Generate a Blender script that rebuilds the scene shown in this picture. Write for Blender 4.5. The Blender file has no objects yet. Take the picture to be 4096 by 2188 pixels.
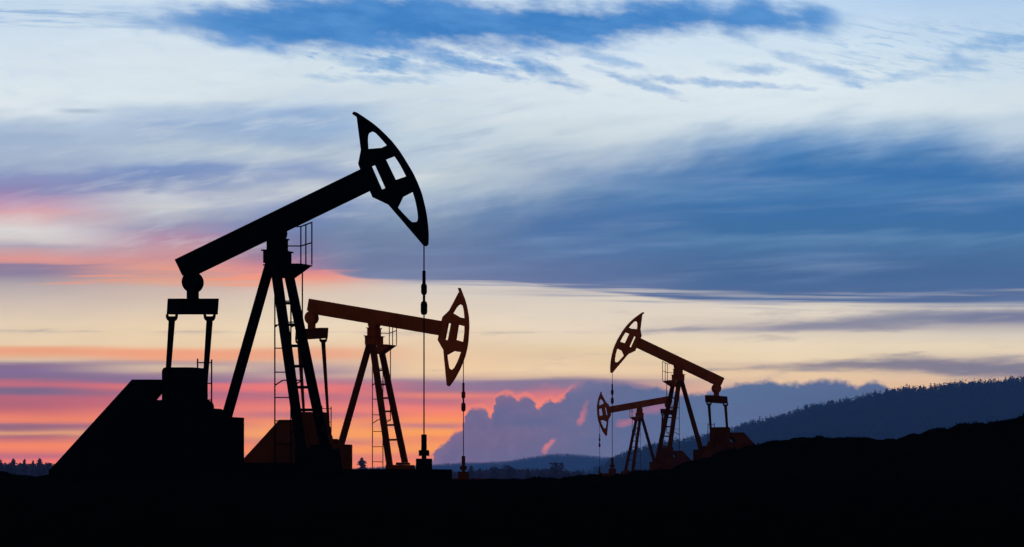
import bpy, bmesh, math, random
import numpy as np
from mathutils import Vector
from mathutils.geometry import tessellate_polygon

random.seed(7)
scene = bpy.context.scene
COL = scene.collection

# ------------------------------------------------------------------ camera
FPX = 14573.0            # focal length in pixels of the 4096 px wide photograph
CXP, HORIZON = 2048.0, 1935.0
CAM_Z = 1.2
cam_data = bpy.data.cameras.new('camera')
cam = bpy.data.objects.new('camera', cam_data)
COL.objects.link(cam)
cam.location = (0, 0, CAM_Z)
cam.rotation_euler = (math.radians(90), 0, 0)
cam_data.sensor_width = 36.0
cam_data.lens = 36.0 * FPX / 4096.0
cam_data.shift_y = (HORIZON - 1094.0) / 4096.0
cam_data.clip_start = 0.5
cam_data.clip_end = 60000
scene.camera = cam


def lin(c):
    c = c / 255.0
    return c / 12.92 if c <= 0.04045 else ((c + 0.055) / 1.055) ** 2.4


def hexl(h):
    if isinstance(h, tuple):
        return (lin(h[0]), lin(h[1]), lin(h[2]), 1.0)
    h = h.lstrip('#')
    return (lin(int(h[0:2], 16)), lin(int(h[2:4], 16)), lin(int(h[4:6], 16)), 1.0)


# ------------------------------------------------------------------ materials
def material(name, base, rough=0.9, spec=0.05, var=0.25, scale=3.0, metal=0.0, base2=None):
    m = bpy.data.materials.new(name)
    m.use_nodes = True
    nt = m.node_tree
    b = nt.nodes['Principled BSDF']
    b.inputs['Roughness'].default_value = rough
    b.inputs['Specular IOR Level'].default_value = spec
    b.inputs['Metallic'].default_value = metal
    tc = nt.nodes.new('ShaderNodeTexCoord')
    nz = nt.nodes.new('ShaderNodeTexNoise')
    nz.inputs['Scale'].default_value = scale
    nz.inputs['Detail'].default_value = 5
    nt.links.new(tc.outputs['Object'], nz.inputs['Vector'])
    rp = nt.nodes.new('ShaderNodeValToRGB')
    lo = tuple(v * (1 - var) for v in base)
    hi = tuple(v * (1 + var) for v in (base2 or base))
    rp.color_ramp.elements[0].position = 0.3
    rp.color_ramp.elements[1].position = 0.7
    rp.color_ramp.elements[0].color = (*lo, 1)
    rp.color_ramp.elements[1].color = (*hi, 1)
    nt.links.new(nz.outputs['Fac'], rp.inputs['Fac'])
    nt.links.new(rp.outputs['Color'], b.inputs['Base Color'])
    return m


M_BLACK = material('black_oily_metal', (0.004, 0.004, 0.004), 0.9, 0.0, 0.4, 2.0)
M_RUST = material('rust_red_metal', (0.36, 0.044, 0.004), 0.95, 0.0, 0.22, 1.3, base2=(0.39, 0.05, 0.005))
M_RUST_LIT = material('rust_metal_lit', (0.52, 0.064, 0.006), 0.95, 0.0, 0.2, 1.3)  # brighter copy of the rust, light on the horsehead put into the colour
M_RUST_SHADED = material('rust_metal_shaded', (0.13, 0.020, 0.003), 0.95, 0.0, 0.3, 1.1)  # darker copy of the rust, shade towards the base put into the colour
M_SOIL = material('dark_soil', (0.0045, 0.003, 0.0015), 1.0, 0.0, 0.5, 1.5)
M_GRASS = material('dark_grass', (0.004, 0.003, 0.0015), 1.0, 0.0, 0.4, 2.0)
M_NEEDLE = material('spruce_needles', (0.006, 0.012, 0.013), 1.0, 0.0, 0.5, 0.08)
M_LEAF = material('haze_tinted_leaves', (0.13, 0.048, 0.05), 1.0, 0.0, 0.5, 0.08)  # reddened base colour paints the pink sunset haze onto the foliage
M_BARK = material('bark', (0.025, 0.02, 0.018), 1.0, 0.0, 0.3, 0.5)
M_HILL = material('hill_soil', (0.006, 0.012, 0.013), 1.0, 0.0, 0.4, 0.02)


# ------------------------------------------------------------------ object helpers
def new_mesh(name, verts, faces, mat, parent=None, smooth=False):
    me = bpy.data.meshes.new(name)
    me.from_pydata([tuple(v) for v in verts], [], [tuple(f) for f in faces])
    me.update()
    bm = bmesh.new()
    bm.from_mesh(me)
    bmesh.ops.recalc_face_normals(bm, faces=bm.faces[:])
    bm.to_mesh(me)
    bm.free()
    me.materials.append(mat)
    if smooth:
        me.polygons.foreach_set('use_smooth', [True] * len(me.polygons))
    o = bpy.data.objects.new(name, me)
    COL.objects.link(o)
    if parent is not None:
        o.parent = parent
    return o


def tag(o, label=None, cat=None, group=None, kind=None):
    if label:
        o['label'] = label
    if cat:
        o['category'] = cat
    if group:
        o['group'] = group
    if kind:
        o['kind'] = kind


def empty(name, loc, rz=0.0):
    o = bpy.data.objects.new(name, None)
    COL.objects.link(o)
    o.location = loc
    o.rotation_euler = (0, 0, rz)
    o.empty_display_size = 0.5
    return o


class Geo:
    """collects solids that become ONE mesh"""
    def __init__(self):
        self.v, self.f = [], []

    def add(self, verts, faces):
        k = len(self.v)
        self.v += [tuple(p) for p in verts]
        self.f += [tuple(i + k for i in f) for f in faces]

    def tube(self, a, b, r0, r1=None, n=8, square=False):
        a, b = Vector(a), Vector(b)
        r1 = r0 if r1 is None else r1
        d = (b - a).normalized()
        up = Vector((0, 0, 1)) if abs(d.z) < 0.95 else Vector((1, 0, 0))
        s = d.cross(up).normalized()
        t = s.cross(d)
        if square:
            n = 4
        vs = []
        for c, r in ((a, r0), (b, r1)):
            for i in range(n):
                q = 2 * math.pi * (i + (0.5 if square else 0)) / n
                rr = r * (1.41421 if square else 1)
                vs.append(c + s * (math.cos(q) * rr) + t * (math.sin(q) * rr))
        fs = [(i, (i + 1) % n, n + (i + 1) % n, n + i) for i in range(n)]
        fs += [tuple(range(n - 1, -1, -1)), tuple(range(n, 2 * n))]
        self.add(vs, fs)

    def lathe(self, base, prof, n=16):
        """prof = [(radius, z)] turned about the vertical through base"""
        vs, fs = [], []
        for r, z in prof:
            for i in range(n):
                q = 2 * math.pi * i / n
                vs.append((base[0] + r * math.cos(q), base[1] + r * math.sin(q), z))
        m = len(prof)
        for j in range(m - 1):
            for i in range(n):
                fs.append((j * n + i, j * n + (i + 1) % n, (j + 1) * n + (i + 1) % n, (j + 1) * n + i))
        fs += [tuple(range(n - 1, -1, -1)), tuple(range((m - 1) * n, m * n))]
        self.add(vs, fs)

    def build(self, name, mat, parent=None, smooth=False):
        return new_mesh(name, self.v, self.f, mat, parent, smooth)


# ------------------------------------------------------------------ the pumpjack design
# The photograph shows the machine nearly side-on.  Its profile is measured on the big one
# (pixels of the photograph) and turned into metres in the machine's own frame:
# u along the walking beam towards the horsehead, w across the machine (away from the viewer), z up.
D1 = 97.15
PSI = math.radians(20)
AX, AY = 1110.0, 1877.0
az1 = math.atan((AX - CXP) / FPX)
A1 = Vector(((AX - CXP) / FPX * D1, D1, CAM_Z + (HORIZON - AY) / FPX * D1))
BETA1 = -PSI - az1
UD = Vector((math.cos(BETA1), math.sin(BETA1), 0))
WD = Vector((-math.sin(BETA1), math.cos(BETA1), 0))
PXM = FPX / D1                       # pixels per metre at the big pumpjack


def L(x, y, w=0.0):
    """photo pixel -> (u, w, z) on the lateral plane w of the big pumpjack"""
    d = Vector(((x - CXP) / FPX, 1.0, (HORIZON - y) / FPX))
    c = Vector((0, 0, CAM_Z))
    t = (w - (c - A1).dot(WD)) / d.dot(WD)
    p = c + d * t - A1
    return Vector((p.dot(UD), w, p.z))


def area(p):
    return 0.5 * sum(p[i][0] * p[(i + 1) % len(p)][1] - p[(i + 1) % len(p)][0] * p[i][1] for i in range(len(p)))


def erode(poly, h, hole=False):
    """pull every edge in by h*|nx| so that the profile swept across the machine keeps the outline"""
    a = area(poly)
    s = 1.0 if (a > 0) != hole else -1.0
    n = len(poly)
    lines = []
    for i in range(n):
        (x0, y0), (x1, y1) = poly[i], poly[(i + 1) % n]
        dx, dy = x1 - x0, y1 - y0
        l = math.hypot(dx, dy)
        nx, ny = s * dy / l, -s * dx / l          # outward for the solid
        k = h * abs(nx)
        lines.append((x0 - nx * k, y0 - ny * k, dx / l, dy / l))
    out = []
    for i in range(n):
        ax, ay, adx, ady = lines[i - 1]
        bx, by, bdx, bdy = lines[i]
        cr = adx * bdy - ady * bdx
        if abs(cr) < 0.03:
            px, py = bx, by
        else:
            t = ((bx - ax) * bdy - (by - ay) * bdx) / cr
            px, py = ax + adx * t, ay + ady * t
        out.append((px, py))
    return out


def slab(g, poly, w0, w1, holes=()):
    h = abs(w1 - w0) / 2 * math.sin(PSI) * PXM
    wm = (w0 + w1) / 2
    loops = [erode(list(poly), h)] + [erode(list(q), h, True) for q in holes]
    loc = [[L(x, y, wm) for x, y in lp] for lp in loops]
    tris = tessellate_polygon([[Vector((p.x, p.z, 0)) for p in lp] for lp in loc])
    flat = [p for lp in loc for p in lp]
    n = len(flat)
    vs = [(p.x, w0, p.z) for p in flat] + [(p.x, w1, p.z) for p in flat]
    fs = [tuple(t) for t in tris] + [tuple(i + n for i in reversed(t)) for t in tris]
    k = 0
    for lp in loc:
        m = len(lp)
        for i in range(m):
            a, b = k + i, k + (i + 1) % m
            fs.append((a, b, b + n, a + n))
        k += m
    g.add(vs, fs)


def rect(x0, y0, x1, y1):
    return [(x0, y0), (x1, y0), (x1, y1), (x0, y1)]


def strut(g, p0, p1, q0, q1, wt, wb, t):
    """leg given by its left/right edge pixels at top (p0,p1) and bottom (q0,q1)"""
    h = t / 2 * math.sin(PSI) * PXM
    vs = []
    for (a, b, w) in ((p0, p1, wt), (q0, q1, wb)):
        A, B = L(a[0] + h, a[1], w), L(b[0] - h, b[1], w)
        for P_ in (A, B):
            for s in (-t / 2, t / 2):
                vs.append((P_.x, P_.y + s, P_.z))
    g.add(vs, [(0, 1, 3, 2), (4, 6, 7, 5), (0, 4, 5, 1), (2, 3, 7, 6), (0, 2, 6, 4), (1, 5, 7, 3)])


def disc(g, x, y, r, w0, w1, n=28):
    slab(g, [(x + r * math.cos(2 * math.pi * i / n), y + r * math.sin(2 * math.pi * i / n)) for i in range(n)], w0, w1)


def rounded(x0, y0, x1, y1, rl, rr, n=5):
    """box with rounded top corners"""
    p = []
    for i in range(n + 1):
        q = math.pi + math.pi / 2 * i / n
        p.append((x0 + rl + rl * math.cos(q), y0 + rl + rl * math.sin(q))) if rl else None
        if not rl:
            p.append((x0, y0))
            break
    for i in range(n + 1):
        q = -math.pi / 2 + math.pi / 2 * i / n
        p.append((x1 - rr + rr * math.cos(q), y0 + rr + rr * math.sin(q))) if rr else None
        if not rr:
            p.append((x1, y0))
            break
    return p + [(x1, y1), (x0, y1)]


def r1(p):       # pixels of the enlarged crop the horsehead was measured on
    return [(600 + x * 0.46584, 400 + y * 0.46584) for x, y in p]


HEAD = r1([(1758, 90), (1810, 123), (1858, 155), (1900, 184), (1940, 215), (1975, 245), (2010, 278), (2045, 313), (2080, 350),
           (2115, 394), (2150, 440), (2183, 492), (2215, 545), (2240, 586), (2262, 625), (2283, 667), (2302, 710), (2319, 752), (2335, 795),
           (2348, 842), (2360, 890), (2371, 940), (2380, 990), (2387, 1040), (2392, 1090), (2395, 1130), (2396, 1170), (2395, 1205),
           (2394, 1230), (2388, 1245), (2375, 1254), (2350, 1257), (2045, 902), (1909, 838), (1870, 750), (1800, 590),
           (1786, 551), (1809, 433), (1773, 151), (1733, 122)])
HOLES = [r1(q) for q in (
    [(1878, 423), (1873, 345), (1874, 318), (1877, 297), (1884, 281), (1900, 273), (1918, 277), (1940, 292), (1965, 317), (2000, 356), (2031, 393), (1986, 414)],
    [(1908, 568), (1929, 559), (2019, 759), (1996, 769)],
    [(2029, 509), (2094, 484), (2120, 520), (2145, 560), (2171, 608), (2197, 659), (2115, 687)],
    [(2253, 790), (2177, 829), (2132, 922), (2180, 975), (2225, 1022), (2245, 1040), (2265, 1051), (2285, 1050), (2295, 1039), (2299, 1015), (2297, 980), (2288, 925), (2275, 865)])]
BEAM = [(698.7, 1039.3), (1462, 668.4), (1500, 753.2), (798.8, 1093.2), (731, 1107)]
SHADED_PARTS = ('base_skid', 'base_frame', 'leg_footing', 'leg_shoe', 'gearbox', 'brake_drum', 'motor', 'engine_block', 'belt_guard', 'crank', 'gearbox_ladder', 'leg', 'cross_brace', 'ladder', 'safety_cage', 'pitman_arm', 'clevis', 'equalizer', 'rod_clamp', 'polished_rod')  # parts of the rust jacks whose shade is painted by the darker copy
PIVOT = (1122.4, 924.6)


def build_pumpjack(mirror, low_head, loc, az, mat, label):
    root = empty('pumpjack', loc, (PSI if mirror else -PSI) - az)
    sgn = -1.0 if mirror else 1.0
    th = math.radians(35.1) if low_head else 0.0

    def rot(p):
        x, y = p[0] - PIVOT[0], p[1] - PIVOT[1]
        return (PIVOT[0] + x * math.cos(th) - y * math.sin(th), PIVOT[1] + x * math.sin(th) + y * math.cos(th))

    def part(g, name, parent=None, smooth=False):
        vs = [(v[0] * sgn, v[1], v[2]) for v in g.v]
        m = mat
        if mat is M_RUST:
            m = M_RUST_LIT if name == 'horsehead' else M_RUST_SHADED if name in SHADED_PARTS else mat  # painted light gradient: bright head, rust beam, dark lower parts
        return new_mesh(name, vs, g.f, m, parent or root, smooth)

    # foundation
    g = Geo(); slab(g, rect(203.8, 1877, 1815, 1926), -1.1, 1.1); part(g, 'base_skid')
    g = Geo(); slab(g, [(560, 1851.6), (1368, 1851.6), (1372, 1876.6), (560, 1876.6)], -0.95, 0.95); part(g, 'base_frame')
    g = Geo()
    slab(g, [(1179, 1793.8), (1359.7, 1793.8), (1368, 1851.2), (1179, 1851.2)], -0.93, 0.93)
    part(g, 'leg_footing')
    g = Geo(); slab(g, rect(1242, 1779.5, 1331, 1793.4), 0.1, 1.0); part(g, 'leg_shoe')

    # samson post: three legs, cross braces
    g = Geo(); strut(g, (1061, 1050), (1103, 1050), (893.6 - 9, 1668), (929, 1668), 0.0, 0.0, 0.2); part(g, 'leg')
    g = Geo(); strut(g, (1078, 1050), (1121, 1050), (1184, 1793.4), (1225.8, 1793.4), -0.45, -0.85, 0.16); part(g, 'leg')
    g = Geo(); strut(g, (1125, 1050), (1166, 1050), (1277.3, 1779.3), (1319.6, 1779.3), 0.45, 0.85, 0.16); part(g, 'leg')
    for yc in (1212.7, 1298.8, 1383.6, 1465, 1549, 1639.5):
        f = (yc - 1050) / (1790 - 1050)
        w = 0.45 + 0.4 * f
        xl = 1099.5 + (1204.9 - 1099.5) * f
        xr = 1145.5 + (1299.5 - 1145.5) * f
        g = Geo(); g.tube(L(xl, yc, -w), L(xr, yc, w), 0.038, square=True); part(g, 'cross_brace')

    # head of the post
    g = Geo()
    slab(g, rect(1052.6, 1008.4, 1166.4, 1056), -0.5, 0.5)
    slab(g, rect(1044.3, 1002.6, 1174.7, 1008), -0.55, 0.55)
    part(g, 'post_head')
    g = Geo()
    slab(g, rect(1066.4, 958.2, 1152.6, 1002.2), -0.35, 0.35)
    slab(g, rect(1060, 952.8, 1158.7, 957.8), -0.4, 0.4)
    part(g, 'saddle')
    g = Geo(); disc(g, 1110, 931, 40, -0.3, 0.3); part(g, 'center_bearing')

    # walking beam with the horsehead
    g = Geo(); slab(g, [rot(p) for p in BEAM], -0.16, 0.16); beam = part(g, 'walking_beam')
    g = Geo(); slab(g, [rot(p) for p in HEAD], -0.13, 0.13, [[rot(p) for p in q] for q in HOLES]); part(g, 'horsehead')

    # tail bearing, equalizer, pitman arms, cranks
    tx, ty = (726.7, 894.6) if low_head else (771.0, 1129.0)
    g = Geo()
    disc(g, tx, ty, 44, -0.24, 0.24)
    slab(g, rect(tx - 24, ty + 20, tx + 24, ty + 66), -0.2, 0.2)
    part(g, 'tail_bearing')
    g = Geo()
    ET, EB = ty + 65, ty + 129
    vs = []
    hl = 1.52                                  # half length across the machine
    off = hl * math.sin(PSI) * PXM
    bt = (873.3 - 668.3) / 2 - off
    for w, s in ((-hl, -1), (hl, 1)):
        for yy, sh in ((ET, 2.3), (EB, -2.3)):
            for e in (-bt, bt):
                p = L(tx + s * off + e + sh, yy, w)
                vs.append((p.x, w, p.z))
    g.add(vs, [(0, 1, 3, 2), (4, 6, 7, 5), (0, 4, 5, 1), (2, 3, 7, 6), (0, 2, 6, 4), (1, 5, 7, 3)])
    part(g, 'equalizer')
    if low_head:
        tops = [(-1.36, tx - 78), (1.36, tx + 72.5)]
        pin = 1570.0
        lean = 0.0655
    else:
        tops = [(-1.36, tx - 83.5), (1.36, tx + 67.5)]
        pin = 1800.0
        lean = -0.0708
    for w, xc in tops:
        g = Geo()
        yb = EB
        for s in (-1, 1):                      # the U-shaped clevis under the equalizer
            slab(g, [(xc + s * 25, yb - 0.5), (xc + s * 14.0, yb - 0.5), (xc + s * 12, yb + 7), (xc, yb + 7), (xc, yb + 27),
                     (xc + s * 11, yb + 27), (xc + s * 18, yb + 23), (xc + s * 23.5, yb + 14)], w - 0.03, w + 0.03)
        cl = part(g, 'clevis')
        g = Geo()
        y0, y1 = yb + 22, pin
        xb = xc + lean * (y1 - y0)
        strut(g, (xc - 13, y0), (xc + 13, y0), (xb - 7, y1), (xb + 7, y1), w, w, 0.07)
        pit = part(g, 'pitman_arm')
        cl.parent = pit
        # crank: from the gearbox shaft to the pin
        g = Geo()
        shx = L(xb, pin, w)
        shaft_z = L(740, 1683, 0).z
        wo = w - 0.12 if w > 0 else w + 0.12
        a = Vector((shx.x, wo, shaft_z))
        b = Vector((shx.x, wo, shx.z))
        g.tube(a, b, 0.14, 0.1, square=True)
        g.tube((shx.x, wo, shaft_z), (shx.x, 0.5 if w > 0 else -0.5, shaft_z), 0.1, n=12)
        g.tube((shx.x, wo, shx.z), (shx.x, w + (0.06 if w > 0 else -0.06), shx.z), 0.07, n=12)
        part(g, 'crank')

    # gearbox, motor side
    g = Geo()
    gb = rounded(649.7, 1471.4, 829.8, 1668, 16, 3)
    slab(g, gb, -0.55, 0.55)
    gbx = part(g, 'gearbox')
    g = Geo(); slab(g, rounded(760, 1600.5, 855.5, 1668, 10, 26), -0.3, 0.3); part(g, 'brake_drum')
    g = Geo(); slab(g, rounded(800, 1634.3, 895, 1668, 8, 14), -0.35, 0.35); part(g, 'motor')
    g = Geo(); slab(g, rect(640, 1668.0, 975.5, 1851.2), -0.9, 0.9); slab(g, rect(600, 1700, 800, 1876), -0.6, 0.6); part(g, 'engine_block')
    g = Geo()
    slab(g, [(529, 1519), (668, 1519), (668, 1548), (625.3, 1600.5), (720, 1600.5), (720, 1876.5), (203.8, 1876.5)], -0.28, 0.28)
    part(g, 'belt_guard')

    # small ladder on the gearbox
    g = Geo()
    wl = 0.6
    x0, x1 = 790.5, 846.4
    g.tube(L(x0, 1434.8, wl), L(x0, 1660, wl), 0.021, n=6)
    g.tube(L(x1, 1437.6, wl), L(x1, 1660, wl), 0.021, n=6)
    for y in (1450.7, 1533.5, 1600):
        g.tube(L(x0, y, wl), L(x1, y, wl), 0.018, n=6)
    part(g, 'gearbox_ladder')

    # platform below the post head, its railing and ladder
    g = Geo()
    slab(g, rect(1118, 1057.6, 1250, 1062.4), -0.45, 0.45)
    ua, ub = L(1099.5, 1059, 1.05).x - 0.12, L(1163.5, 1059, 1.05).x + 0.35
    zf = L(1150, 1060, 0.7).z
    zt = 0.016
    g.add([(ua, .44, zf - zt), (ub, .44, zf - zt), (ub, 1.04, zf - zt), (ua, 1.04, zf - zt), (ua, .44, zf + zt), (ub, .44, zf + zt), (ub, 1.04, zf + zt), (ua, 1.04, zf + zt)],
          [(0, 3, 2, 1), (4, 5, 6, 7), (0, 1, 5, 4), (1, 2, 6, 5), (2, 3, 7, 6), (3, 0, 4, 7)])
    slab(g, [(1146, 1062), (1250, 1062), (1179.5, 1113), (1146, 1113)], 0.36, 0.42)
    slab(g, [(1146 - 38, 1062), (1250 - 42, 1062), (1179.5 - 42, 1113), (1146 - 38, 1113)], -0.42, -0.36)
    pl = part(g, 'platform')
    g = Geo()
    wF, wN = 0.43, -0.43
    wM = -0.04
    for x, yt, w in ((1247.4, 887.4, wF), (1223.4, 897, wM), (1203.4, 906.3, wN)):
        g.tube(L(x, yt, w), L(x, 1059, w), 0.0185, n=6)
    for ya, yb, yc, xa in ((889.5, 897.5, 906.3, 1178), (970.6, 977, 984, 1150)):
        g.tube(L(1247.4, ya, wF), L(1203.4, yc, wN), 0.0185, n=6)
        g.tube(L(1204, yc, wN), L(xa, yc, wN), 0.0185, n=6)
    part(g, 'railing', pl)
    g = Geo()
    wl = 1.05
    for x in (1099.3, 1163.5):
        g.tube(L(x, 1056, wl), L(x, 1851, wl), 0.0195, n=6)
    for y in (1105, 1204, 1300, 1392.7, 1488.6, 1590, 1683.5, 1775.5):
        g.tube(L(1099.3, y, wl), L(1163.5, y, wl), 0.017, n=6)
    lad = part(g, 'ladder')
    g = Geo()
    wb = 1.7
    for pts in (((1100, 1541), (1131, 1521), (1210, 1521), (1163.5, 1547)), ((1100, 1308), (1125, 1290), (1210, 1287), (1163.5, 1309))):
        q = [L(*pts[0], wl), L(*pts[1], wb), L(*pts[2], wb), L(*pts[3], wl)]
        for i in range(3):
            g.tube(q[i], q[i + 1], 0.0185, n=6)
    g.tube(L(1209.5, 1078, wb), L(1209.5, 1523, wb), 0.0195, n=6)
    g.tube(L(1209.5, 1080, wb), (L(1190, 1080, 1.0).x, 1.0, L(1209.5, 1080, wb).z + 0.05), 0.0185, n=6)
    part(g, 'safety_cage', lad)

    # bridle rope, carrier bar clamps and polished rod
    rx = 1660.0 if low_head else 1696.0
    dy = 205.0 if low_head else 0.0
    top = 1130.0 if low_head else 978.0
    def zz(y):
        return L(rx, y, 0).z
    u0 = L(rx, 1500, 0).x
    g = Geo(); g.tube((u0, 0, zz(top)), (u0, 0, zz(1100 + dy)), 0.018, n=8); part(g, 'wire_rope')
    g = Geo()
    px = 1 / PXM
    def pill(y0, y1, r, q):
        return [(r * 0.55, zz(y1)), (r * 0.85, zz(y1 - q * 0.35)), (r, zz(y1 - q)), (r, zz(y0 + q)), (r * 0.85, zz(y0 + q * 0.35)), (r * 0.55, zz(y0))]
    g.lathe((u0, 0), pill(1082 + dy, 1140 + dy, 6.8 * px, 4), 14)
    g.lathe((u0, 0), pill(1134.5 + dy, 1179 + dy, 12 * px, 10), 14)
    g.lathe((u0, 0), pill(1176 + dy, 1208 + dy, 5.2 * px, 2), 14)
    g.lathe((u0, 0), pill(1205.4 + dy, 1259 + dy, 13.4 * px, 11), 14)
    part(g, 'rod_clamp', smooth=False)
    g = Geo(); g.tube((u0, 0, zz(1250 + dy)), (u0, 0, zz(1745)), 0.0185, n=8); part(g, 'polished_rod')
    tag(root, label, 'pumpjack', 'oil pumpjacks on the field')

    # the wellhead is a thing of its own, standing on the skid under the rod
    def top_z(y):
        return L(rx, y, 0).z
    zb = L(rx, 1877, 0).z
    cb, sb = math.cos(root.rotation_euler[2]), math.sin(root.rotation_euler[2])
    wx = sgn * u0
    wh = empty('wellhead', (loc[0] + wx * cb, loc[1] + wx * sb, loc[2] + zb), root.rotation_euler[2])
    def wpart(g, name):
        return new_mesh(name, [((v[0] - u0) * sgn, v[1], v[2] - zb) for v in g.v], g.f, M_RUST_SHADED if mat is M_RUST else mat, wh)  # rust wellheads take the darker copy with the shade painted in
    g = Geo(); slab(g, rect(rx - 33.5, 1834.5, rx + 33.5, 1877), -0.2, 0.2); wpart(g, 'casing_block')
    g = Geo(); g.lathe((u0, 0), [(9.5 * px, top_z(1835)), (9.5 * px, top_z(1817))], 16); wpart(g, 'neck')
    g = Geo()
    slab(g, [(rx - 21.5, 1800.4), (rx + 21.5, 1800.4), (rx + 21.5, 1823.5), (rx + 16.5, 1823.5), (rx + 16.5, 1819), (rx - 16.5, 1819), (rx - 16.5, 1823.5), (rx - 21.5, 1823.5)], -0.05, 0.05)
    wpart(g, 'valve_bar')
    g = Geo(); g.lathe((u0, 0), [(11 * px, top_z(1800.6)), (11 * px, top_z(1738))], 16); wpart(g, 'stuffing_box')
    return root, wh


JACKS = [  # mirrored, head lowered, scale against the big one, x offset, y offset
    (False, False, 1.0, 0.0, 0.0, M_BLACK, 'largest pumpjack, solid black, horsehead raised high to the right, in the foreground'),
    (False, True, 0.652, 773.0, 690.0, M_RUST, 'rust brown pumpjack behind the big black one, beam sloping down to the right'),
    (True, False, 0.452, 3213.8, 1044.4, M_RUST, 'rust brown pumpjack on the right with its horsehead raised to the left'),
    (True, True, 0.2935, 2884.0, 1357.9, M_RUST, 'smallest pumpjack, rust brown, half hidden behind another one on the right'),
]
WELL_LABELS = ['black wellhead standing on the end of the big black pumpjack base',
               'rust brown wellhead under the horsehead of the pumpjack sloping down to the right',
               'small brown wellhead below the raised horsehead of the right pumpjack',
               'tiniest wellhead, brown, under the smallest pumpjack at the left foot of the pair']
for (mir, low, sc, ox, oy, mat, lab), wlab in zip(JACKS, WELL_LABELS):
    D = D1 / sc
    px = ox + (-sc if mir else sc) * AX
    py = oy + sc * AY
    loc = ((px - CXP) / FPX * D, D, CAM_Z + (HORIZON - py) / FPX * D)
    az = math.atan((px - CXP) / FPX)
    rt, wh = build_pumpjack(mir, low, loc, az, mat, lab)
    tag(wh, wlab, 'wellhead', 'wellheads under the pumpjacks')

# ------------------------------------------------------------------ ground
RIDGE_Y = 130.0
RIDGE = [(-600, 1893), (-300, 1885), (0, 1891), (30, 1902), (110, 1906), (140, 1905), (175, 1913), (203, 1908), (300, 1915), (700, 1920), (1300, 1925), (1815, 1928), (1837, 1931),
         (1880, 1924), (1949, 1924), (1988, 1926), (2066, 1920), (2120, 1918), (2186, 1911), (2229, 1916), (2291, 1909), (2338, 1907),
         (2396, 1905), (2493, 1901), (2540, 1888), (2595, 1890), (2655, 1882), (2732, 1858), (2786, 1844), (2841, 1828), (2922, 1803), (3026, 1782), (3086, 1765),
         (3132, 1765), (3179, 1754), (3262, 1747), (3341, 1749), (3383, 1754), (3471, 1756), (3499, 1767), (3536, 1762), (3550, 1755),
         (3596, 1756), (3643, 1745), (3689, 1733), (3750, 1719), (3782, 1721), (3805, 1708), (3852, 1699), (3898, 1692), (3940, 1696),
         (3968, 1685), (3991, 1680), (4028, 1682), (4047, 1676), (4096, 1669), (4300, 1640), (4700, 1610), (5600, 1660)]
rx_ = np.array([(p[0] - CXP) / FPX * RIDGE_Y for p in RIDGE])
rz_ = np.array([CAM_Z + (HORIZON - p[1]) / FPX * RIDGE_Y for p in RIDGE])
rng = np.random.default_rng(11)


def vnoise(x, y, seed):
    """smooth value noise on arrays"""
    r = np.random.default_rng(seed).random((256, 256))
    xi, yi = np.floor(x).astype(int), np.floor(y).astype(int)
    fx, fy = x - xi, y - yi
    fx, fy = fx * fx * (3 - 2 * fx), fy * fy * (3 - 2 * fy)
    g_ = lambda a, b: r[a % 256, b % 256]
    return (g_(xi, yi) * (1 - fx) + g_(xi + 1, yi) * fx) * (1 - fy) + (g_(xi, yi + 1) * (1 - fx) + g_(xi + 1, yi + 1) * fx) * fy - 0.5


def ground_z(x, y):
    x = np.asarray(x, float)
    y = np.asarray(y, float)
    base = np.interp(y, [-200, 30, 88, 112, 135, 149, 160, 210, 340, 1000, 20000], [0, 0, 1.262, 1.262, 1.2, 1.12, 1.2, 1.48, 1.45, 0, 0])
    rz = np.interp(x, rx_, rz_)
    d = y - RIDGE_Y
    prof = np.where(d < 0, np.exp(-(d / 9.0) ** 2), np.exp(-(d / 7.0) ** 2))
    z = base + (rz - base) * prof
    near = np.exp(-np.clip(np.abs(y - 115) - 45, 0, None) / 30)
    z = z + near * (0.10 * vnoise(x * 1.4, y * 0.2, 1) + 0.13 * vnoise(x * 3.0 + 0.6 * vnoise(x * 0.7, y * 0.3, 8), y * 0.22, 2) + 0.07 * vnoise(x * 6.5, y * 0.6, 3)) * np.where(np.abs(y - 97) < 6, 0.35, 1.0)
    far = np.clip((y - 400) / 1000, 0, 1)
    return z - far * 1.0


gx = np.concatenate([-np.geomspace(9000, 24, 40), np.arange(-23.5, 26, 0.12), np.geomspace(26.5, 9000, 40)])
gy = np.concatenate([np.arange(-150, 30, 20), np.arange(30, 110, 4.0), np.arange(110, 124, 1.0), np.arange(124, 139, 0.4), np.arange(139, 240, 5.0), np.geomspace(245, 14500, 40)])
GX, GY = np.meshgrid(gx, gy)
GZ = ground_z(GX, GY)
nx, ny = len(gx), len(gy)
verts = np.stack([GX.ravel(), GY.ravel(), GZ.ravel()], 1)
idx = np.arange(nx * ny).reshape(ny, nx)
quads = np.stack([idx[:-1, :-1].ravel(), idx[:-1, 1:].ravel(), idx[1:, 1:].ravel(), idx[1:, :-1].ravel()], 1)


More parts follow.
